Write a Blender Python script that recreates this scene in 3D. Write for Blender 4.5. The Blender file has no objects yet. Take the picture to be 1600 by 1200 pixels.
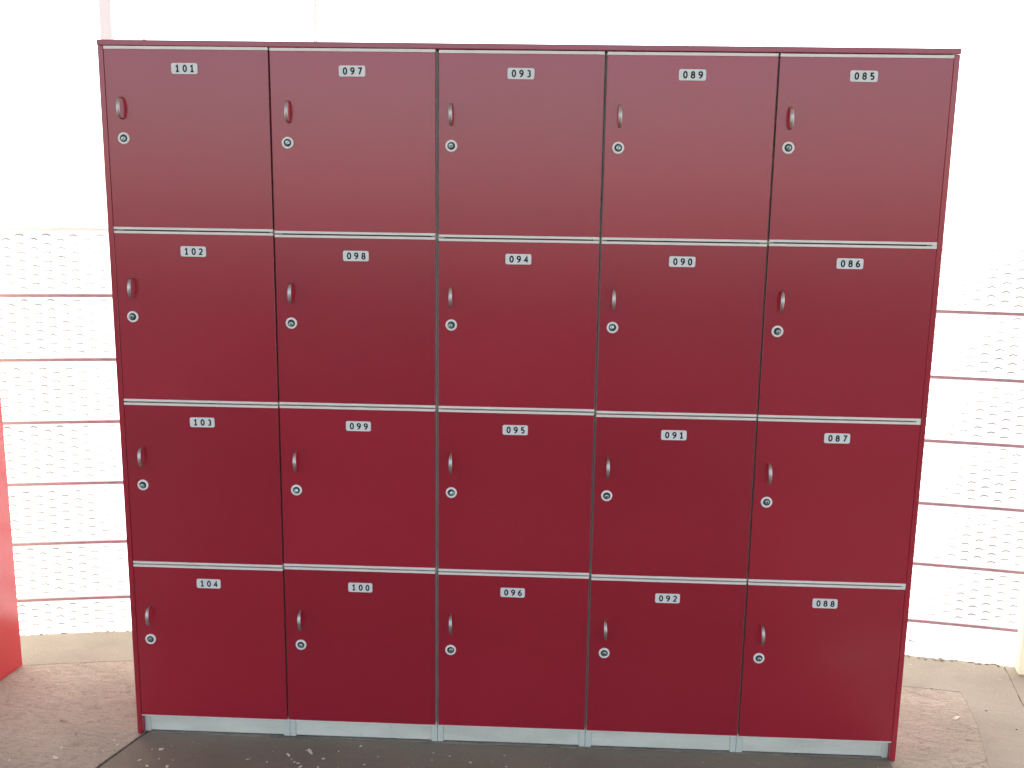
import bpy, bmesh, math, random
from mathutils import Vector, Matrix
random.seed(7)
S = bpy.context.scene
C = S.collection
R = math.radians

# ------------------------------------------------------------------ camera
cam_d = bpy.data.cameras.new('camera')
cam_d.sensor_width = 36.0
cam_d.lens = 36.0
cam_d.clip_start = 0.05
cam_d.clip_end = 3000
cam = bpy.data.objects.new('camera', cam_d)
C.objects.link(cam)
cam.location = (0.09222, -2.50744, 1.47245)
cam.rotation_euler = (1.381457, -0.014464, 0.043855)
S.camera = cam

# ------------------------------------------------------------------ light
SUN_EL, SUN_AZ = 47.0, 9.0            # sun behind the lockers, a little to the right
S.world = bpy.data.worlds.new('World')
S.world.use_nodes = True
nt = S.world.node_tree
bg = nt.nodes['Background']
sky = nt.nodes.new('ShaderNodeTexSky')
sky.sky_type = 'NISHITA'
sky.sun_disc = False
sky.sun_elevation = R(SUN_EL)
sky.sun_rotation = R(SUN_AZ)
sky.air_density = 1.0
sky.dust_density = 1.6
sky.ozone_density = 1.0
nt.links.new(sky.outputs[0], bg.inputs[0])
bg.inputs[1].default_value = 0.15
sl = bpy.data.lights.new('sun', 'SUN')
sl.energy = 5.0
sl.angle = R(0.5)
sl.color = (1.0, 0.95, 0.88)
sun = bpy.data.objects.new('sun', sl)
C.objects.link(sun)
sd = Vector((math.sin(R(SUN_AZ)) * math.cos(R(SUN_EL)), math.cos(R(SUN_AZ)) * math.cos(R(SUN_EL)), math.sin(R(SUN_EL))))
sun.rotation_euler = sd.to_track_quat('Z', 'Y').to_euler()
sun.location = sd * 60
S.view_settings.view_transform = 'Standard'
S.view_settings.look = 'None'
S.view_settings.gamma = 1.0
S.view_settings.exposure = 1.70
S.cycles.use_denoising = True
S.cycles.max_bounces = 10
S.cycles.diffuse_bounces = 6

# ------------------------------------------------------------------ helpers
def link(o, parent=None):
    C.objects.link(o)
    if parent: o.parent = parent
    return o

def tag(o, label=None, cat=None, group=None, kind=None):
    if label: o['label'] = label
    if cat: o['category'] = cat
    if group: o['group'] = group
    if kind: o['kind'] = kind
    return o

def empty(name, loc=(0, 0, 0), rz=0):
    o = bpy.data.objects.new(name, None)
    o.empty_display_size = 0.1
    C.objects.link(o)
    o.location = loc
    o.rotation_euler = (0, 0, rz)
    return o

def to_mesh(bm, name, mat, smooth=False):
    me = bpy.data.meshes.new(name)
    bmesh.ops.recalc_face_normals(bm, faces=bm.faces)
    bm.to_mesh(me); bm.free()
    me.materials.append(mat)
    if smooth:
        for p in me.polygons: p.use_smooth = True
    return me

def obj(name, bm, mat, parent=None, smooth=False):
    me = bm if isinstance(bm, bpy.types.Mesh) else to_mesh(bm, name, mat, smooth)
    return link(bpy.data.objects.new(name, me), parent)

def box_into(bm, x0, x1, y0, y1, z0, z1):
    v = [bm.verts.new(p) for p in ((x0,y0,z0),(x1,y0,z0),(x1,y1,z0),(x0,y1,z0),(x0,y0,z1),(x1,y0,z1),(x1,y1,z1),(x0,y1,z1))]
    for f in ((0,3,2,1),(4,5,6,7),(0,1,5,4),(1,2,6,5),(2,3,7,6),(3,0,4,7)):
        bm.faces.new([v[i] for i in f])

def box(x0, x1, y0, y1, z0, z1, bev=0.0, seg=1):
    bm = bmesh.new()
    box_into(bm, x0, x1, y0, y1, z0, z1)
    if bev:
        bmesh.ops.bevel(bm, geom=bm.edges[:], offset=bev, segments=seg, affect='EDGES', profile=0.5)
    return bm

# ------------------------------------------------------------------ materials
def mat(name):
    m = bpy.data.materials.new(name)
    m.use_nodes = True
    b = m.node_tree.nodes['Principled BSDF']
    return m, m.node_tree, b

def noise(nt, scale, detail=6, rough=0.6, coord='Object', vec_scale=None):
    tc = nt.nodes.new('ShaderNodeTexCoord')
    n = nt.nodes.new('ShaderNodeTexNoise')
    n.inputs['Scale'].default_value = scale
    n.inputs['Detail'].default_value = detail
    n.inputs['Roughness'].default_value = rough
    if vec_scale:
        mp = nt.nodes.new('ShaderNodeMapping')
        mp.inputs['Scale'].default_value = vec_scale
        nt.links.new(tc.outputs[coord], mp.inputs[0]); nt.links.new(mp.outputs[0], n.inputs[0])
    else:
        nt.links.new(tc.outputs[coord], n.inputs[0])
    return n

def ramp(nt, src, stops):
    r = nt.nodes.new('ShaderNodeValToRGB')
    e = r.color_ramp.elements
    while len(e) < len(stops): e.new(0.5)
    for el, (p, c) in zip(e, stops):
        el.position = p
        el.color = (c[0], c[1], c[2], 1) if hasattr(c, '__len__') else (c, c, c, 1)
    nt.links.new(src, r.inputs[0])
    return r

def bump(nt, b, src, strength, dist, prev=None):
    k = nt.nodes.new('ShaderNodeBump')
    k.inputs['Strength'].default_value = strength
    k.inputs['Distance'].default_value = dist
    nt.links.new(src, k.inputs['Height'])
    if prev: nt.links.new(prev.outputs[0], k.inputs['Normal'])
    nt.links.new(k.outputs[0], b.inputs['Normal'])
    return k

def simple(name, col, rough=0.5, metal=0.0, var=0.06, scale=30, bumps=0.0, ior=1.5):
    m, nt, b = mat(name)
    n = noise(nt, scale)
    lo = [c * (1 - var) for c in col]; hi = [min(1, c * (1 + var)) for c in col]
    r = ramp(nt, n.outputs[0], [(0.3, lo), (0.7, hi)])
    nt.links.new(r.outputs[0], b.inputs['Base Color'])
    b.inputs['Roughness'].default_value = rough
    b.inputs['Metallic'].default_value = metal
    b.inputs['IOR'].default_value = ior
    if bumps:
        bump(nt, b, n.outputs[0], bumps, 0.002)
    return m

def laminate(name, c1, c2):
    m, nt, b = mat(name)
    big = noise(nt, 1.7, 3, 0.5, 'Object')
    fine = noise(nt, 900, 2, 0.5, 'Object')
    streak = noise(nt, 2.2, 3, 0.5, 'Object', (1, 1, 0.6))
    r = ramp(nt, big.outputs[0], [(0.3, c1), (0.7, c2)])
    oi = nt.nodes.new('ShaderNodeObjectInfo')
    hs = nt.nodes.new('ShaderNodeHueSaturation')
    mr = nt.nodes.new('ShaderNodeMapRange')
    mr.inputs[3].default_value = 0.94; mr.inputs[4].default_value = 1.06
    nt.links.new(oi.outputs['Random'], mr.inputs[0]); nt.links.new(mr.outputs[0], hs.inputs['Value'])
    nt.links.new(r.outputs[0], hs.inputs['Color']); nt.links.new(hs.outputs[0], b.inputs['Base Color'])
    rr = ramp(nt, streak.outputs[0], [(0.15, 0.155), (0.85, 0.205)])
    rr.color_ramp.interpolation = 'EASE'
    nt.links.new(rr.outputs[0], b.inputs['Roughness'])
    b.inputs['IOR'].default_value = 1.62
    bump(nt, b, fine.outputs[0], 0.25, 0.0004)
    return m
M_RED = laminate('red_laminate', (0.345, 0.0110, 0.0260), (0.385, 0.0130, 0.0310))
M_RED_LIT = laminate('lit_red_laminate', (0.60, 0.045, 0.055), (0.66, 0.055, 0.066))  # second bank's red, brightened so its colour carries the backlight
M_WHITE = simple('white_melamine', (0.70, 0.68, 0.575), 0.45, var=0.05, scale=9)
def plinth_mat():
    m, nt, b = mat('scuffed_white_plinth')
    a = noise(nt, 5, 6, 0.7, 'Object', (1, 1, 3)); c = noise(nt, 60, 6, 0.75, 'Object', (1.6, 1, 0.5))
    r1 = ramp(nt, a.outputs[0], [(0.3, (0.66, 0.60, 0.48)), (0.6, (0.82, 0.75, 0.61))])
    r2 = ramp(nt, c.outputs[0], [(0.28, 0.62), (0.40, 1.0)])
    mx = nt.nodes.new('ShaderNodeMix'); mx.data_type = 'RGBA'; mx.blend_type = 'MULTIPLY'; mx.inputs[0].default_value = 0.6
    nt.links.new(r1.outputs[0], mx.inputs[6]); nt.links.new(r2.outputs[0], mx.inputs[7])
    nt.links.new(mx.outputs[2], b.inputs['Base Color'])
    b.inputs['Roughness'].default_value = 0.55
    return m
M_PLINTH = plinth_mat()
M_EDGE = simple('white_edge_profile', (0.86, 0.76, 0.67), 0.35, var=0.05, scale=20)
M_DARK = simple('dark_recess', (0.03, 0.035, 0.035), 0.5)
M_NICKEL = simple('brushed_nickel', (0.56, 0.49, 0.46), 0.44, 1.0, 0.12, 120)
M_RING = simple('white_plastic_ring', (0.90, 0.84, 0.77), 0.35, var=0.03)
M_STEEL = simple('lock_steel', (0.52, 0.60, 0.56), 0.34, 1.0, 0.1, 200)
M_PLATE = simple('plate_plastic', (0.80, 0.77, 0.72), 0.45, var=0.04, scale=60)
M_INK = simple('black_ink', (0.010, 0.011, 0.013), 0.85, ior=1.2)
M_RAIL = simple('red_painted_steel', (0.54, 0.32, 0.35), 0.45, var=0.12, scale=40)
M_ROOF = simple('roof_soffit', (0.46, 0.42, 0.35), 0.8, var=0.1, scale=2)
M_CHIP = simple('pale_chip', (0.72, 0.68, 0.58), 0.7, var=0.12, scale=90)
M_STONE = simple('dark_stone', (0.10, 0.085, 0.07), 0.8, var=0.2, scale=90)
M_BOARD_SHADE = simple('shaded_board_edge', (0.085, 0.075, 0.06), 0.85, var=0.2, scale=200)  # shelves near-black: shade inside the door gaps put into their colour
M_SCUFF = simple('dark_scuff', (0.05, 0.06, 0.06), 0.8, var=0.2, scale=90)

def translucent(name, col, frac, vary=0.05):
    m, nt, b = mat(name)
    nt.nodes.remove(b)
    out = nt.nodes['Material Output']
    n = noise(nt, 3.0, 4, 0.5)
    r = ramp(nt, n.outputs[0], [(0.36, [c * (1 - vary) for c in col]), (0.64, [min(1, c * (1 + (vary if vary > 0.1 else 0))) for c in col])])
    d = nt.nodes.new('ShaderNodeBsdfDiffuse'); t = nt.nodes.new('ShaderNodeBsdfTranslucent')
    mx = nt.nodes.new('ShaderNodeMixShader'); mx.inputs[0].default_value = frac
    nt.links.new(r.outputs[0], d.inputs[0]); nt.links.new(r.outputs[0], t.inputs[0])
    nt.links.new(d.outputs[0], mx.inputs[1]); nt.links.new(t.outputs[0], mx.inputs[2])
    nt.links.new(mx.outputs[0], out.inputs[0])
    return m
M_SHEET = translucent('translucent_white_sheet', (0.93, 0.92, 0.90), 0.53)
M_VENT = translucent('moulded_vent', (0.56, 0.55, 0.535), 0.24, 0.36)
M_POST = translucent('pale_translucent_post', (0.88, 0.83, 0.83), 0.55)
M_CREAM = translucent('cream_moulded_pier', (0.93, 0.90, 0.78), 0.50)

def concrete(name, c1, c2, c3, rough_amt, streak_rot=0.5, fleck=0.0):
    m, nt, b = mat(name)
    tc = nt.nodes.new('ShaderNodeTexCoord')
    def nz(scale, detail, rough, dist=0.0, stretch=1.0, rot=0.0):
        mp = nt.nodes.new('ShaderNodeMapping')
        mp.inputs['Rotation'].default_value = (0, 0, rot)
        mp.inputs['Scale'].default_value = (1, stretch, 1)
        nt.links.new(tc.outputs['Object'], mp.inputs[0])
        n = nt.nodes.new('ShaderNodeTexNoise')
        n.inputs['Scale'].default_value = scale; n.inputs['Detail'].default_value = detail
        n.inputs['Roughness'].default_value = rough; n.inputs['Distortion'].default_value = dist
        nt.links.new(mp.outputs[0], n.inputs[0]); return n
    a = nz(2.6, 6, 0.62, 0.4, 1.5, 0.3)                    # large blotches
    f = nz(34, 9, 0.78, 0.8, 2.4, streak_rot)              # drag marks of the broom
    g = nz(210, 4, 0.7)                                    # sand
    h = nz(11, 8, 0.7, 1.2, 1.6, streak_rot + 0.5)         # worn pits
    r1 = ramp(nt, a.outputs[0], [(0.32, c1), (0.50, c2), (0.68, c3)])
    k = rough_amt
    r2 = ramp(nt, f.outputs[0], [(0.30, 1 - 0.62 * k), (0.46, 1 - 0.05 * k), (0.66, 1 + 0.16 * k)])
    r4 = ramp(nt, h.outputs[0], [(0.30, 1 - 0.50 * k), (0.43, 1.0), (0.72, 1 + 0.08 * k)])
    r5 = ramp(nt, g.outputs[0], [(0.25, 0.72), (0.60, 1.06)])
    last = r1.outputs[0]
    for r, amt in ((r2, 1.0), (r4, 1.0), (r5, 0.8)):
        mx = nt.nodes.new('ShaderNodeMix'); mx.data_type = 'RGBA'; mx.blend_type = 'MULTIPLY'
        mx.inputs[0].default_value = amt
        nt.links.new(last, mx.inputs[6]); nt.links.new(r.outputs[0], mx.inputs[7])
        last = mx.outputs[2]
    if fleck:
        r3 = ramp(nt, g.outputs[0], [(0.62, 0.0), (0.70, 1.0)])
        m2 = nt.nodes.new('ShaderNodeMix'); m2.data_type = 'RGBA'; m2.blend_type = 'MIX'
        ml = nt.nodes.new('ShaderNodeMath'); ml.operation = 'MULTIPLY'; ml.inputs[1].default_value = fleck
        nt.links.new(r3.outputs[0], ml.inputs[0]); nt.links.new(ml.outputs[0], m2.inputs[0])
        nt.links.new(last, m2.inputs[6]); m2.inputs[7].default_value = (0.66, 0.58, 0.48, 1)
        last = m2.outputs[2]
    nt.links.new(last, b.inputs['Base Color'])
    b.inputs['Roughness'].default_value = 0.88
    b1 = bump(nt, b, f.outputs[0], min(1, 0.15 + 0.85 * k), 0.003 + 0.008 * k)
    b2 = bump(nt, b, h.outputs[0], 0.6 * k, 0.012, b1)
    bump(nt, b, g.outputs[0], 0.25 + 0.5 * k, 0.002, b2)
    return m
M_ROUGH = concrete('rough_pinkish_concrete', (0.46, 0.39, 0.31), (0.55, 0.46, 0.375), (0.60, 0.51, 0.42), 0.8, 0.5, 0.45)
M_SMOOTH = concrete('smooth_grey_concrete', (0.33, 0.295, 0.24), (0.39, 0.345, 0.28), (0.43, 0.38, 0.315), 0.12, 0.1, 0.0)
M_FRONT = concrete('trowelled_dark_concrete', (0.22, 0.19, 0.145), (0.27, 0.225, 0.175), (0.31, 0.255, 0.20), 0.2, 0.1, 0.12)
M_GROUND = concrete('outside_ground', (0.50, 0.48, 0.44), (0.56, 0.53, 0.49), (0.60, 0.57, 0.53), 0.1)

# ------------------------------------------------------------------ the setting
bm = bmesh.new()
bmesh.ops.create_circle(bm, cap_ends=True, segments=96, radius=900)
bmesh.ops.translate(bm, verts=bm.verts[:], vec=(0, 0, -0.022))
tag(obj('ground', bm, M_GROUND), kind='structure')

CX, CY, RAD = 0.0, -7.445, 8.2          # the curved parapet wall turns about this point

def ring_pts(r, x0, x1, n=24):
    return [(x0 + (x1 - x0) * i / n, CY + math.sqrt(r * r - (x0 + (x1 - x0) * i / n) ** 2)) for i in range(n + 1)]

def slab(name, pts, m, parent, top=0.0, thick=0.02, jag=0.0):
    if jag:
        out = []
        for i, p in enumerate(pts):
            q = pts[(i + 1) % len(pts)]
            L = math.hypot(q[0] - p[0], q[1] - p[1])
            n = max(1, min(60, int(L / 0.03)))
            for k in range(n):
                t = k / n
                j = jag if k else 0
                out.append((p[0] + (q[0] - p[0]) * t + random.uniform(-j, j), p[1] + (q[1] - p[1]) * t + random.uniform(-j, j)))
        pts = out
    bm = bmesh.new()
    lo = [bm.verts.new((x, y, top - thick)) for x, y in pts]
    hi = [bm.verts.new((x, y, top)) for x, y in pts]
    n = len(pts)
    bm.faces.new(hi)
    for i in range(n):
        bm.faces.new((lo[i], lo[(i + 1) % n], hi[(i + 1) % n], hi[i]))
    es = [e for e in bm.edges if e.verts[0].co.z > top - 1e-5 and e.verts[1].co.z > top - 1e-5]
    bmesh.ops.bevel(bm, geom=es, offset=0.0012, segments=2, affect='EDGES')
    return obj(name, bm, m, parent)

floor = empty('concrete_floor', (0, 0, 0))
tag(floor, kind='structure')
RS = 7.965                               # inner radius of the smooth strip at the foot of the parapet
g = 0.0012
jx = lambda y: -1.0 + 0.31 * y           # the open joint that runs from under the lockers
yj = lambda x: CY + math.sqrt(RS * RS - x * x) + 0.012
slab('concrete_slab', [(-6.0, -8), (jx(-8) - 0.0045, -8), (jx(0) - 0.0055, 0), (jx(yj(-0.88)) - 0.0045, yj(-0.88))] + [(x, yj(x)) for x in (-0.95, -1.05, -1.15, -1.3, -1.5, -1.8, -2.2, -2.8, -3.6, -4.6, -6.0)], M_ROUGH, floor, top=-0.0007, thick=0.0193, jag=0.0012)
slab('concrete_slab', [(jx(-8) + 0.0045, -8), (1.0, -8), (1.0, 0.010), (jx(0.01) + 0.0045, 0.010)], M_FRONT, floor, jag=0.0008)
slab('concrete_slab', [(jx(0.014) + 0.0045, 0.014), (1.002, 0.014), (1.002, -0.55), (1.115, -0.55), (1.268, -0.013), (1.33, 0.24), (1.355, yj(1.355))] + [(x, yj(x)) for x in (1.2, 0.8, 0.4, 0, -0.4, -0.7, -0.85)], M_ROUGH, floor, top=-0.0009, thick=0.0191, jag=0.0035)
# the smooth strip follows the parapet and widens into the smooth slab at the right
ro_ = 8.19
slab('concrete_slab', ring_pts(ro_, -6.0, 1.545, 44) + [(1.495, 0.351), (1.42, -0.4), (1.44, -8), (1.0035, -8), (1.0035, -0.553), (1.1025, -0.553), (1.2555, -0.013), (1.3175, 0.24), (1.3405, yj(1.338) - 0.012)] + list(reversed(ring_pts(RS, -6.0, 1.33, 40))), M_SMOOTH, floor, jag=0.002)
slab('concrete_slab', [(1.4435, -8), (6.0, -8), (6.0, CY + math.sqrt(ro_ ** 2 - 36))] + list(reversed(ring_pts(ro_, 1.5475, 5.8, 16))) + [(1.4975, 0.351), (1.4225, -0.4)], M_SMOOTH, floor)
# dark ground added unseen behind the camera to dim bounce and low reflections
bm = bmesh.new()
box_into(bm, -60, 60, -70, -8.3, -0.021, 0.0)
tag(obj('added_dark_yard', bm, simple('added_yard_dark', (0.060, 0.054, 0.046), 0.9, var=0.2, scale=3)), kind='structure')

# unseen cover over the walkway, its overhang and rise shaped for the light
RZ = 3.15                                # height of the eave; rises behind the camera so the doors reflect sky
RISE = 0.16
rz = lambda y: RZ + max(0.0, -y) * RISE
bm = bmesh.new()
ro = RAD + 1.65
pts = [(ro * math.sin(R(a)), CY + ro * math.cos(R(a))) for a in range(-62, 63, 4)] + [(ro * math.sin(R(62)), -7.0), (-ro * math.sin(R(62)), -7.0)]
pts = [(-5.6, -7.6), (5.6, -7.6), (5.6, 0)] + [p for p in pts if abs(p[0]) < 5.6 and p[1] > 0][::-1] + [(-5.6, 0)]
lo = [bm.verts.new((x, y, rz(y))) for x, y in pts]; hi = [bm.verts.new((x, y, rz(y) + 0.14)) for x, y in pts]
for ring in (lo, hi):
    bm.faces.new([ring[0], ring[1], ring[2], ring[-1]]); bm.faces.new(ring[2:])
for i in range(len(pts)): bm.faces.new((lo[i], lo[(i + 1) % len(pts)], hi[(i + 1) % len(pts)], hi[i]))
tag(obj('unseen_roof', bm, M_ROOF), kind='structure')

# ------------------------------------------------------------------ the curved vented parapet
def arc(r, a):                            # a in degrees from +y towards +x
    return (r * math.sin(R(a)), CY + r * math.cos(R(a)))

BAY = 7.5
RAILS = [0.120, 0.313, 0.514, 0.717, 0.919, 1.122]
TOPZ = 1.325

def sheet_mesh(h, r=RAD):
    bm = bmesh.new(); rows = []
    n = 10
    for z in (0, h):
        rows.append([bm.verts.new((*arc(r, BAY * (i / n - 0.5)), z)) for i in range(n + 1)])
    for i in range(n):
        bm.faces.new((rows[0][i], rows[0][i + 1], rows[1][i + 1], rows[1][i]))
    return to_mesh(bm, 'vented_panel', M_SHEET)

def vents_mesh(h, seed):
    """rows of small moulded hoods, alternate columns shifted by half a step"""
    rd = random.Random(seed)
    bm = bmesh.new()
    cw, rh, w, t = 0.0395, 0.0272, 0.0265, 0.0105
    da = math.degrees(cw / RAD)
    nc = int(BAY / da)
    for c in range(nc):
        a0 = -BAY / 2 + (c + 0.5) * BAY / nc
        z = 0.012 + (0.5 * rh if c % 2 else 0)
        while z + t < h - 0.006:
            ox = rd.uniform(-0.001, 0.001); oz = rd.uniform(-0.001, 0.001)
            n = 6
            top, mid, bot = [], [], []
            for i in range(n + 1):
                u = i / n * 2 - 1
                k = 1 - u * u
                aa = a0 + math.degrees((u * w / 2 + ox) / RAD)
                zt = z + oz + t * (0.55 + 0.45 * k)
                zb = z + oz + t * 0.45 * k - (0.0 if abs(u) < 0.9 else 0.0015)
                top.append(bm.verts.new((*arc(RAD - 0.0006, aa), zt)))
                bot.append(bm.verts.new((*arc(RAD - 0.0010 - 0.0055 * (0.25 + 0.75 * k), aa), zb)))
            for i in range(n):
                bm.faces.new((top[i], top[i + 1], bot[i + 1], bot[i]))
            z += rh
    return to_mesh(bm, 'vent_hoods', M_VENT)

def rail_mesh(hh=0.0095, r0=RAD - 0.010, r1=RAD + 0.008):
    bm = bmesh.new(); n = 10; ring = []
    for i in range(n + 1):
        a = BAY * (i / n - 0.5)
        ring.append([bm.verts.new((*arc(r, a), z)) for r, z in ((r0, -hh / 2), (r1, -hh / 2), (r1, hh / 2), (r0, hh / 2))])
    for i in range(n):
        for k in range(4):
            bm.faces.new((ring[i][k], ring[i][(k + 1) % 4], ring[i + 1][(k + 1) % 4], ring[i + 1][k]))
    bm.faces.new(ring[0]); bm.faces.new(ring[-1])
    return to_mesh(bm, 'rail', M_RAIL)

par = empty('curved_parapet', (0, 0, 0))
tag(par, 'curved white vented parapet with thin red rails, glowing in the backlight behind the lockers', 'parapet')
zs = [0.0] + RAILS + [TOPZ]
hs = [zs[i + 1] - zs[i] - (0.0055 if i == 0 else 0.011) for i in range(7)]
sheets, vents = {}, {}
for i, h in enumerate(hs):
    key = round(h, 3)
    if key not in sheets:
        sheets[key] = sheet_mesh(h); vents[key] = vents_mesh(h, i)
railme = rail_mesh()

def turned(o, ang, z, parent):
    # geometry is modelled about the ring's centre line at a = 0: turn it about (CX, CY)
    th = -R(ang)
    c, s = math.cos(th), math.sin(th)
    o.rotation_euler = (0, 0, th)
    o.location = (s * CY, CY - c * CY, z)
    return o

for b in range(-6, 6):
    ang = (b + 0.5) * BAY
    for i, h in enumerate(hs):
        key = round(h, 3)
        z = zs[i] + (0.0 if i == 0 else 0.0055)
        p = link(bpy.data.objects.new('panel', sheets[key]), par)
        turned(p, ang, z, par)
        if i == 0 and b >= 0:
            continue                      # the right hand kick band is plain
        v = link(bpy.data.objects.new('vent_hoods', vents[key]), p)
        v['kind'] = 'stuff'
    for i, z in enumerate(RAILS):
        turned(link(bpy.data.objects.new('rail', railme), par), ang, z, par)

# pale posts standing on the parapet
def post(x, w, d, z0, z1, m, name='post', parent=par, r=RAD):
    y = CY + math.sqrt(r * r - x * x)
    bm = box(-w / 2, w / 2, -d / 2, d / 2, 0, z1 - z0, 0.002)
    o = obj(name, bm, m, parent)
    o.location = (x, y, z0); o.rotation_euler = (0, 0, -math.asin(x / r))
    return o
cap = rail_mesh(0.012, RAD - 0.016, RAD + 0.016)
cap.materials[0] = M_SHEET
for b in range(-6, 6):
    turned(link(bpy.data.objects.new('top_cap', cap), par), (b + 0.5) * BAY, TOPZ + 0.0015, par)
post(-1.270, 0.034, 0.034, TOPZ + 0.009, RZ - 0.002, M_POST)
post(-1.165, 0.010, 0.012, TOPZ + 0.009, RZ - 0.002, M_SHEET)
post(-0.656, 0.010, 0.012, TOPZ + 0.009, RZ - 0.002, M_POST)
post(2.62, 0.034, 0.034, TOPZ + 0.009, RZ - 0.002, M_POST)
post(-3.1, 0.034, 0.034, TOPZ + 0.009, RZ - 0.002, M_POST)

bm = box(-0.040, 0.040, -0.03, 0.03, 0, 1.30, 0.003)
box_into(bm, -0.055, 0.055, -0.038, 0.038, 1.302, 1.325)
cp = obj('parapet_pier', bm, M_CREAM)
cp.location = (1.606, CY + math.sqrt((RAD - 0.046) ** 2 - 1.606 ** 2), 0.003)
cp.rotation_euler = (0, 0, -math.asin(1.606 / RAD))
tag(cp, 'cream painted pier against the vented parapet, to the right of the lockers', 'pier')

# dark scuffs on the parapet
def blob(bm, x, y, z, sx, sy, sz, n=7, seed=0):
    rd = random.Random(seed)
    top = bm.verts.new((x, y, z + sz))
    ring = []
    for i in range(n):
        a = 2 * math.pi * i / n
        k = rd.uniform(0.65, 1.15)
        ring.append(bm.verts.new((x + sx * k * math.cos(a), y + sy * k * math.sin(a), z + sz * rd.uniform(0.0, 0.35))))
    for i in range(n):
        bm.faces.new((ring[i], ring[(i + 1) % n], top))
    bm.faces.new(list(reversed(ring)))

def scuff(x, z, w, h, seed, tilt=0.0):
    y = CY + math.sqrt((RAD - 0.0012) ** 2 - x * x)
    bm = bmesh.new()
    blob(bm, 0, 0, 0, w / 2, h / 2, 0.0012, 8, seed)
    bmesh.ops.rotate(bm, verts=bm.verts[:], cent=(0, 0, 0), matrix=Matrix.Rotation(tilt, 3, 'Z'))
    bmesh.ops.rotate(bm, verts=bm.verts[:], cent=(0, 0, 0), matrix=Matrix.Rotation(R(90), 3, 'X'))
    o = obj('scuff_mark', bm, M_SCUFF, par)
    o.location = (x, y, z); o.rotation_euler = (0, 0, -math.asin(x / RAD))
for i, (x, z, w, h, t) in enumerate([(1.249, .058, .009, .006, -.3), (1.272, .047, .026, .006, -.12), (1.30, .055, .007, .003, 0), (1.487, .281, .045, .005, 0.05), (1.445, .284, .02, .004, -.2), (1.30, .14, .010, .004, .4), (-1.430, .700, .012, .004, 0), (-1.431, .672, .014, .003, 0),
                                     (-1.600, .562, .016, .003, 0), (-1.497, .215, .006, .004, 0), (-1.475, .222, .006, .004, 0), (-1.54, .085, .006, .005, 0), (-1.50, .072, .005, .004, .5), (-1.53, .020, .010, .004, 0), (1.47, .035, .008, .004, 0)]):
    scuff(x, z, w, h, i, t)

# line of dirt along the foot of the parapet
bm = bmesh.new()
rd = random.Random(5)
for i in range(620):
    x = rd.uniform(-4, 4)
    r = RAD - 0.004 - abs(rd.gauss(0, 0.010)) - (0.012 * rd.random() if x > 0 else 0)
    s = rd.uniform(0.0015, 0.0055) * (1.5 if x > 1 and rd.random() < 0.3 else 1)
    blob(bm, x, CY + math.sqrt(r * r - x * x), 0.0003, s * rd.uniform(1, 2.2), s, s * 0.6, 6, i)
tag(obj('dirt', bm, simple('dry_dirt', (0.26, 0.22, 0.17), 0.95, var=0.3, scale=120)), 'crumbs of dirt along the foot of the curved white parapet', 'dirt', kind='stuff')

# ------------------------------------------------------------------ digits drawn as strokes
def ell(cx, cy, rx, ry, a0, a1, n=18):
    return [(cx + rx * math.cos(R(a0 + (a1 - a0) * i / n)), cy + ry * math.sin(R(a0 + (a1 - a0) * i / n))) for i in range(n + 1)]
# box 0..0.6 wide, 0..1 high (centre line of the stroke); (points, closed)
GLYPH = {
 '0': [(ell(.3, .5, .235, .44, 90, 450, 28)[:-1], True)],
 '1': [([(.06, .76), (.30, .93), (.30, .07)], False), ([(.07, .065), (.53, .065)], False)],
 '2': [(ell(.285, .68, .225, .25, 160, -28, 14) + [(.09, .075), (.54, .075)], False)],
 '3': [(ell(.25, .72, .225, .21, 130, -80, 14), False), (ell(.25, .29, .25, .22, 82, -130, 14), False)],
 '4': [([(.42, .03), (.42, .93), (.06, .30), (.57, .30)], False)],
 '5': [([(.50, .93), (.14, .93), (.11, .53)] + ell(.27, .32, .24, .25, 118, -128, 14), False)],
 '6': [(ell(.50, .30, .44, .63, 92, 172, 12), False), (ell(.305, .30, .235, .235, 0, 360, 24)[:-1], True)],
 '7': [([(.06, .93), (.53, .93), (.20, .03)], False)],
 '8': [(ell(.3, .715, .19, .215, 0, 360, 24)[:-1], True), (ell(.3, .285, .235, .22, 0, 360, 24)[:-1], True)],
 '9': [(ell(.10, .70, .44, .63, -88, -8, 12), False), (ell(.295, .70, .235, .235, 0, 360, 24)[:-1], True)],
}
def stroke(bm, pts, closed, w, y):
    n = len(pts); L = []; Rr = []
    for i in range(n):
        p = Vector(pts[i])
        a = Vector(pts[i - 1]) if (i or closed) else None
        c = Vector(pts[(i + 1) % n]) if (i < n - 1 or closed) else None
        d1 = (p - a).normalized() if a is not None else (c - p).normalized()
        d2 = (c - p).normalized() if c is not None else d1
        n1 = Vector((-d1.y, d1.x)); n2 = Vector((-d2.y, d2.x))
        m = (n1 + n2)
        m = m.normalized() if m.length > 1e-4 else n1
        k = w / 2 / max(0.5, m.dot(n1))
        L.append(bm.verts.new((p.x + m.x * k, y, p.y + m.y * k)))
        Rr.append(bm.verts.new((p.x - m.x * k, y, p.y - m.y * k)))
    for i in range(n if closed else n - 1):
        j = (i + 1) % n
        bm.faces.new((L[i], Rr[i], Rr[j], L[j]))

def number_bm(txt, H=0.0158, pitch=0.0178, w=0.0033):
    """printed digits, 0.15 to 0.3 mm proud of the plate"""
    bm = bmesh.new()
    k = 0
    for i, ch in enumerate(txt):
        for pts, cl in GLYPH[ch]:
            q = [((x - 0.3) * H + (i - 1) * pitch, (y - 0.5) * H) for x, y in pts]
            stroke(bm, q, cl, w, -0.0003 * (1 + 0.4 * k)); k = (k + 1) % 2
    return bm

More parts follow.
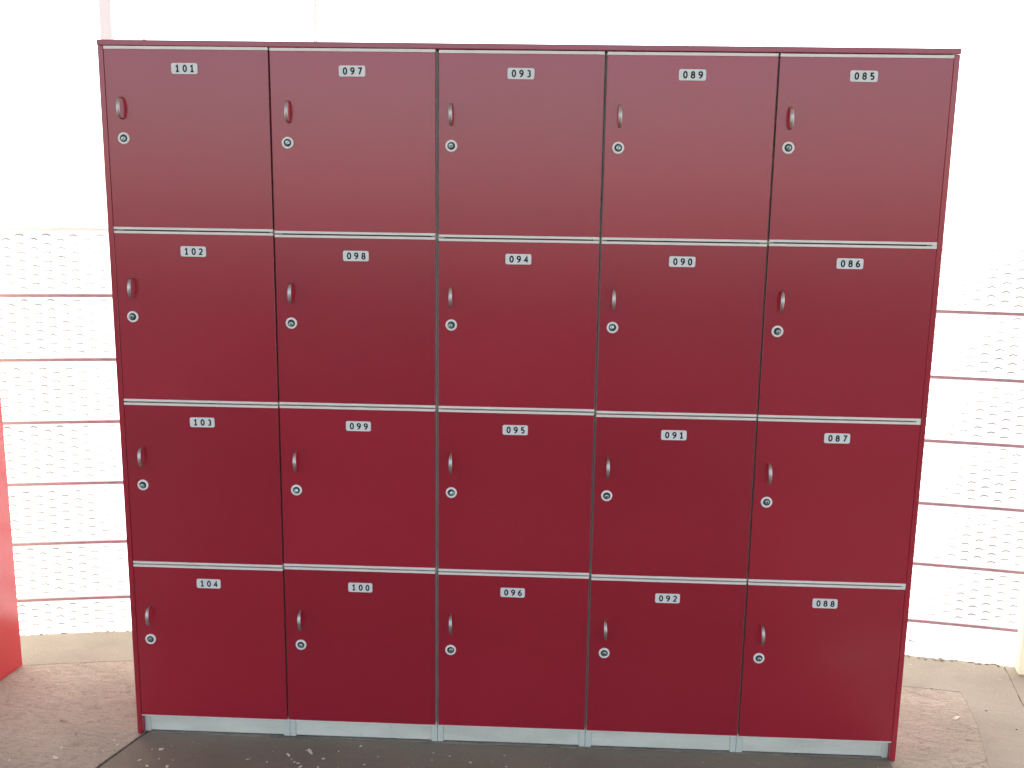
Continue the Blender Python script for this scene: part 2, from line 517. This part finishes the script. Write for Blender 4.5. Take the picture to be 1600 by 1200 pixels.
def plate_me(w=0.0632, h=0.0252, r=0.0042, t=0.0014):
    bm = bmesh.new(); pts = []
    for cx, cz, a0 in ((w/2-r, h/2-r, 0), (-w/2+r, h/2-r, 90), (-w/2+r, -h/2+r, 180), (w/2-r, -h/2+r, 270)):
        for k in range(6):
            a = R(a0 + 18 * k); pts.append((cx + r * math.cos(a), cz + r * math.sin(a)))
    fr = [bm.verts.new((x, -t, z)) for x, z in pts]; bk = [bm.verts.new((x, 0, z)) for x, z in pts]
    bm.faces.new(fr)
    for i in range(len(pts)): bm.faces.new((fr[i], bk[i], bk[(i+1) % len(pts)], fr[(i+1) % len(pts)]))
    es = [e for e in bm.edges if all(abs(v.co.y + t) < 1e-6 for v in e.verts)]
    bmesh.ops.bevel(bm, geom=es, offset=0.0005, segments=1, affect='EDGES')
    return to_mesh(bm, 'number_plate', M_PLATE)
PLATE = plate_me()

# ------------------------------------------------------------------ bow handle, lock
def handle_me(L=0.050, out=0.023):
    bm = bmesh.new(); n = 22; rings = []
    for i in range(n + 1):
        t = i / n
        a = math.pi * t
        y = -out * (math.sin(a) ** 0.62) + 0.0005
        z = L / 2 * math.cos(a) * (0.9 + 0.1 * abs(math.cos(a)))
        da = 1e-3
        a2 = min(math.pi, max(0, a + da)); a1 = min(math.pi, max(0, a - da))
        f = lambda q: Vector((-out * (max(0, math.sin(q)) ** 0.62), L / 2 * math.cos(q) * (0.9 + 0.1 * abs(math.cos(q)))))
        tg = (f(a2) - f(a1)).normalized(); nn = Vector((-tg.y, tg.x))
        wid = 0.0023 + 0.0021 * math.sin(a) ** 0.9
        th = 0.0017
        ring = []
        for k in range(12):
            b = 2 * math.pi * k / 12
            cx = math.copysign(abs(math.cos(b)) ** 0.7, math.cos(b)) * wid
            cn = math.copysign(abs(math.sin(b)) ** 0.7, math.sin(b)) * th
            ring.append(bm.verts.new((cx, y + nn.x * cn, z + nn.y * cn)))
        rings.append(ring)
    for i in range(n):
        for k in range(12):
            bm.faces.new((rings[i][k], rings[i][(k+1) % 12], rings[i+1][(k+1) % 12], rings[i+1][k]))
    bm.faces.new(rings[0]); bm.faces.new(rings[-1])
    return to_mesh(bm, 'handle', M_NICKEL, True)
HANDLE = handle_me()

def lathe(profile, n=28):
    """profile of (radius, y)"""
    bm = bmesh.new(); rings = []
    for r, y in profile:
        if r < 1e-6: rings.append([bm.verts.new((0, y, 0))])
        else: rings.append([bm.verts.new((r * math.cos(2*math.pi*i/n), y, r * math.sin(2*math.pi*i/n))) for i in range(n)])
    for a, b in zip(rings, rings[1:]):
        for i in range(n):
            j = (i + 1) % n
            if len(a) == 1: bm.faces.new((a[0], b[i], b[j]))
            elif len(b) == 1: bm.faces.new((a[i], a[j], b[0]))
            else: bm.faces.new((a[i], a[j], b[j], b[i]))
    return bm
RING = to_mesh(lathe([(0.0142, 0.0), (0.0142, -0.0016), (0.0134, -0.0028), (0.0104, -0.0034), (0.0094, -0.0030), (0.0091, -0.0010), (0.0091, 0.0)]), 'lock_ring', M_RING, True)
CUP = to_mesh(lathe([(0.0096, -0.0006), (0.0, -0.0006)]), 'lock_cup', M_DARK)
bm = lathe([(0.0054, -0.0007), (0.0054, -0.0046), (0.0048, -0.0054), (0.0030, -0.0056), (0.0, -0.0056)])
PLUG = to_mesh(bm, 'lock_plug', M_STEEL, True)
bm = box(-0.0008, 0.0008, -0.0062, -0.0054, -0.0040, 0.0040, 0.0002)
SLOT = to_mesh(bm, 'key_slot', M_DARK)

# ------------------------------------------------------------------ the locker banks
LX = [-1.0, -0.601, -0.199, 0.1985, 0.6005, 1.0005]
GAP = [0.0, 0.0046, 0.0086, 0.0062, 0.0050, 0.0]
ZL = [[1.7915, 1.7905, 1.7890, 1.7885, 1.7880],
      [1.3562, 1.3530, 1.3504, 1.3501, 1.3514],
      [0.9232, 0.9243, 0.9240, 0.9206, 0.9198],
      [0.4885, 0.4935, 0.4921, 0.4890, 0.4887],
      [0.0560, 0.0562, 0.0570, 0.0561, 0.0553]]
NUM = [['101', '097', '093', '089', '085'], ['102', '098', '094', '090', '086'], ['103', '099', '095', '091', '087'], ['104', '100', '096', '092', '088']]
PX = [[.195, .1984, .1995, .2013, .1977], [.1973, .2013, .2003, .1973, .1982], [.2011, .2017, .199, .1963, .1995], [.1994, .2007, .1988, .1989, .2006]]
PZ = [[1.7409, 1.7389, 1.737, 1.7381, 1.7391], [1.3066, 1.3026, 1.3017, 1.3025, 1.3049], [.8742, .874, .874, .8707, .8727], [.4396, .4418, .4406, .4379, .4371]]
KX = [[.0388, .0395, .0353, .0337, .034], [.0364, .0373, .0367, .0342, .036], [.0387, .0392, .0382, .0337, .036], [.0363, .0403, .0379, .0407, .0419]]
KZ = [[1.5767, 1.5711, 1.5687, 1.5693, 1.5744], [1.1416, 1.1336, 1.1369, 1.1386, 1.1373], [.7045, .7018, .7061, .7087, .7031], [.2784, .2762, .2757, .2809, .2809]]
HX = [[.0375, .0433, .0349, .035, .0342], [.0394, .0394, .0363, .0343, .0394], [.0414, .0411, .0376, .034, .0368], [.0382, .0419, .039, .0413, .0453]]
HZ = [[1.6477, 1.6434, 1.642, 1.6422, 1.6424], [1.2134, 1.2083, 1.2064, 1.2078, 1.2109], [.7797, .7784, .7839, .7828, .7787], [.3458, .3469, .3498, .3476, .3474]]
BX = [-1.0, -.6, -.2, .2, .6]
# how each key slot is turned and how the plug sits in its cup
rk = random.Random(11)
DEPTH = 0.44

def bank(name, with_numbers=True, M_RED=M_RED):
    root = empty(name)
    # outer casing
    obj('side_panel', box(-1.0145, -1.0006, 0.0005, DEPTH, 0.001, 1.7924, 0.0012), M_RED, root)
    obj('side_panel', box(1.0008, 1.0148, 0.0005, DEPTH, 0.001, 1.7890, 0.0012), M_RED, root)
    tp = obj('top_panel', box(-1.0155, 1.0155, -0.001, DEPTH, -0.0065, 0.0065, 0.0012), M_RED, root)
    tp.location = (0, 0, 1.7978); tp.rotation_euler = (0, 0.0014, 0)
    obj('back_panel', box(-1.0015, 1.0018, DEPTH - 0.008, DEPTH - 0.001, 0.02, 1.7885), M_WHITE, root)
    for c in range(5):
        x0, x1 = LX[c], LX[c + 1]
        g0, g1 = GAP[c] / 2, GAP[c + 1] / 2
        t = 0.0155
        # white carcass boards of each column; their front edges show in the gaps and as feet in the plinth
        a0 = x0 + (0.0006 if c else 0.0)
        a1 = x1 - 0.0006
        obj('carcass_side', box(a0, a0 + t, 0.0185, DEPTH - 0.009, 0.001, 1.7875), M_WHITE, root)
        obj('carcass_side', box(a1 - t, a1, 0.0185, DEPTH - 0.009, 0.001, 1.7875), M_WHITE, root)
        obj('plinth_board', box(a0 + t + 0.0006, a1 - t - 0.0006, 0.0200, 0.034, 0.0045, ZL[4][c] - 0.0025), M_PLINTH, root)
        for r in range(5):
            z = ZL[r][c]
            zz = z - 0.010 if r == 0 else (z if r < 4 else z + 0.0085)
            obj('shelf', box(a0 + t + 0.0006, a1 - t - 0.0006, 0.0215, DEPTH - 0.010, zz - 0.0075, zz + 0.0075), M_BOARD_SHADE, root)
        for r in range(4):
            zt = ZL[r][c] - (0.0 if r == 0 else 0.0017)
            zb = ZL[r + 1][c] + (0.0017 if r < 3 else 0.0004)
            dx0, dx1 = x0 + (g0 if c else 0.0006), x1 - (g1 if c < 4 else 0.0004)
            et = 0.0062 if r else 0.0072
            eb = 0.0062 if r < 3 else 0.0024
            cx = (dx0 + dx1) / 2; cz = (zt + zb) / 2
            bm = box(dx0 - cx, dx1 - cx, -0.0082, 0.0082, zb + eb - cz, zt - et - cz, 0.0006)
            d = obj('door', bm, M_RED, root)
            d.location = (cx, 0.0082, cz)
            d.rotation_euler = (rk.uniform(-.0012, .0012), rk.uniform(-.0007, .0007), rk.uniform(-.0022, .0022))
            if with_numbers:
                d['label'] = 'plain red locker door numbered ' + NUM[r][c]
            def sub(n, me, x, y, z, rot=None):
                o = link(bpy.data.objects.new(n, me), d)
                o.location = (x - cx, y - 0.0082, z - cz)
                if rot: o.rotation_euler = rot
                return o
            # white edge profiles along the top and bottom of the door, a hair proud of the face
            e = obj('edge_strip', box(dx0 - cx, dx1 - cx, -0.0090, 0.0080, zt - et + 0.0001 - cz, zt - cz, 0.0005), M_EDGE, d)
            e = obj('edge_strip', box(dx0 - cx, dx1 - cx, -0.0090 if r < 3 else -0.0102, 0.0080, zb - cz, zb + eb - 0.0001 - cz, 0.0005), M_EDGE, d)
            if c == 4 and r < 3:
                obj('edge_cap', box(dx1 - cx - 0.010, dx1 - cx - 0.0002, -0.0086, 0.0078, zb - cz - 0.0032, zb - cz - 0.0002), M_EDGE, d)
            if with_numbers:
                tilt = rk.uniform(-0.008, 0.008)
                sub('number_plate', PLATE, BX[c] + PX[r][c], -0.0001, PZ[r][c], (0, tilt, 0))
                nm = to_mesh(number_bm(NUM[r][c]), 'number', M_INK)
                sub('number', nm, BX[c] + PX[r][c] + 0.0012, -0.0015, PZ[r][c], (0, tilt, 0))
            sub('handle', HANDLE, BX[c] + HX[r][c], -0.0002, HZ[r][c] , (0, rk.uniform(-0.03, 0.03), 0))
            lx, lz = BX[c] + KX[r][c], KZ[r][c]
            sub('lock_ring', RING, lx, -0.0001, lz)
            sub('lock_cup', CUP, lx, -0.0001, lz)
            ox, oz = rk.uniform(-0.0014, 0.0014), rk.uniform(-0.0016, 0.0010)
            tx, tz = rk.uniform(-0.22, 0.22), rk.uniform(-0.22, 0.22)
            sub('lock_plug', PLUG, lx + ox, -0.0004, lz + oz, (tx, 0, tz))
            sub('key_slot', SLOT, lx + ox, -0.0007, lz + oz, (tx, rk.uniform(-1.5, 1.5), tz))
    return root

b1 = bank('locker_bank')
tag(b1, 'wide red locker bank of twenty numbered doors on a white plinth, in the middle', 'lockers', 'red locker banks')
b2 = bank('locker_bank', False, M_RED_LIT)
tag(b2, 'brightly lit red side of a second locker bank, at the left edge of the photo', 'lockers', 'red locker banks')
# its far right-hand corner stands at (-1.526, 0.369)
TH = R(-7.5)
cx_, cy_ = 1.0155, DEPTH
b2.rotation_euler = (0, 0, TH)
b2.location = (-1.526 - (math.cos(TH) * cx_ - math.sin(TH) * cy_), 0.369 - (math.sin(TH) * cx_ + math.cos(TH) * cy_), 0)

# ------------------------------------------------------------------ chips and grit on the floor
def chip(x, y, s, m, name, label, cat, group, seed, long=1.0):
    bm = bmesh.new()
    blob(bm, 0, 0, 0, s * 0.5 * long, s * 0.36, s * 0.22, 8, seed)
    o = obj(name, bm, m)
    o.location = (x, y, 0.0005)
    o.rotation_euler = (0, 0, random.Random(seed).uniform(0, 3.1))
    tag(o, label, cat, group)
front = [(-0.922,-0.071,.0172),(-0.958,-0.126,.0109),(-0.928,-0.151,.0109),(-0.946,-0.073,.0063),(-0.91,-0.117,.0063),(-0.681,-0.104,.0078),(-0.628,-0.113,.0063),(-0.581,-0.076,.0109),(-0.527,-0.057,.0172),(-0.539,-0.051,.0063),(-0.557,-0.108,.0078),(-0.546,-0.113,.0094),(-0.536,-0.128,.0125),(-0.876,-0.151,.0125),(-0.486,-0.088,.0125),(-0.491,-0.127,.0094),(-0.454,-0.049,.0063),(-0.4,-0.02,.0094),(-0.375,-0.108,.0078),(-0.345,-0.069,.0063),(-0.203,-0.041,.0063),(-0.203,-0.075,.0063),(-0.158,-0.053,.0078),(-0.101,-0.08,.0094),(-0.015,-0.04,.0063),(-0.007,-0.092,.0078)]
left = [(-1.431,0.338,.0094),(-1.18,-0.129,.0187),(-1.186,-0.083,.0125),(-1.292,-0.149,.0094),(-1.047,-0.058,.0109),(-1.066,-0.036,.0094),(-1.07,-0.091,.0078),(-1.049,-0.002,.0063),(-1.225,0.114,.0094)]
right = [(1.266,0.246,.0187),(1.248,0.577,.0094),(1.492,0.496,.0094),(1.293,0.201,.0078),(1.352,0.216,.0078),(1.253,0.357,.0109)]
stone = [(-1.251,0.052,.0078),(1.257,0.417,.0109),(1.369,0.293,.0078),(1.412,0.192,.0078),(0.423,-0.057,.0063)]
special = {('f', 0): 'largest pale chip on the dark concrete in front of door 104',
           ('f', 8): 'long narrow pale chip on the dark concrete before the plinth under door 100',
           ('l', 1): 'largest pale chip on the pinkish concrete at the lower left, beyond the floor joint',
           ('r', 0): 'white elongated chip on the rough concrete to the right of the lockers'}
ORD = ['first', 'second', 'third', 'fourth', 'fifth', 'sixth', 'seventh', 'eighth', 'ninth', 'tenth', 'eleventh', 'twelfth', 'thirteenth', 'fourteenth', 'fifteenth', 'sixteenth']
def under(x): return ['104', '100', '096', '092', '088'][max(0, min(4, int((x + 1.0) / 0.4)))]
for key, lst, grp in (('f', front, 'pale chips before the plinth'), ('l', left, 'pale chips left of the lockers'), ('r', right, 'pale chips right of the lockers')):
    for i, (x, y, sz) in enumerate(lst):
        lab = special.get((key, i))
        if not lab:
            if key == 'f':
                mates = sorted(p[0] + p[1] * 1e-3 for p in front if under(p[0]) == under(x))
                n = mates.index(x + y * 1e-3)
                lab = ORD[n] + ' pale chip from the left on the dark floor before the ' + {'104': 'leftmost', '100': 'second', '096': 'middle', '092': 'fourth', '088': 'rightmost'}[under(x)] + ' column of doors'
            elif key == 'l':
                n = sorted(p[1] for p in left)[::-1].index(y)
                lab = ORD[n] + ' pale chip from the back on the pinkish concrete left of the big lockers'
            else:
                n = sorted(p[1] for p in right)[::-1].index(y)
                lab = ORD[n] + ' pale chip from the back on the concrete right of the big lockers'
        chip(x, y, sz, M_CHIP, 'pale_chip', lab, 'chip', grp, i * 7 + ord(key), 1.9 if (key, i) in (('f', 8), ('f', 7), ('r', 0)) else 1.15)
for i, (x, y, s) in enumerate(stone):
    chip(x, y, s, M_STONE, 'dark_stone', ['small dark stone on the rough concrete between the two red lockers', 'dark stone on the smooth strip just right of the big lockers', 'dark stone beside the edge of the rough patch at the right', 'dark stone on the smooth concrete near the right edge', 'tiny dark stone on the floor in front of door 092'][i], 'stone', 'small dark stones', 300 + i)
bm = bmesh.new()
rd = random.Random(21)
for i in range(900):
    if i % 3 == 0: x, y = rd.uniform(-1.0, 1.0), rd.uniform(-0.6, -0.01)
    elif i % 3 == 1: x, y = rd.uniform(-1.9, -1.03), rd.uniform(-0.5, 0.5)
    else: x, y = rd.uniform(1.03, 1.9), rd.uniform(-0.4, 0.45)
    s = rd.uniform(0.0008, 0.0024)
    blob(bm, x, y, 0.0002, s, s * rd.uniform(.5, 1), s * 0.6, 5, i)
tag(obj('grit', bm, M_CHIP), 'fine pale grit scattered over the concrete floor around the lockers', 'grit', kind='stuff')
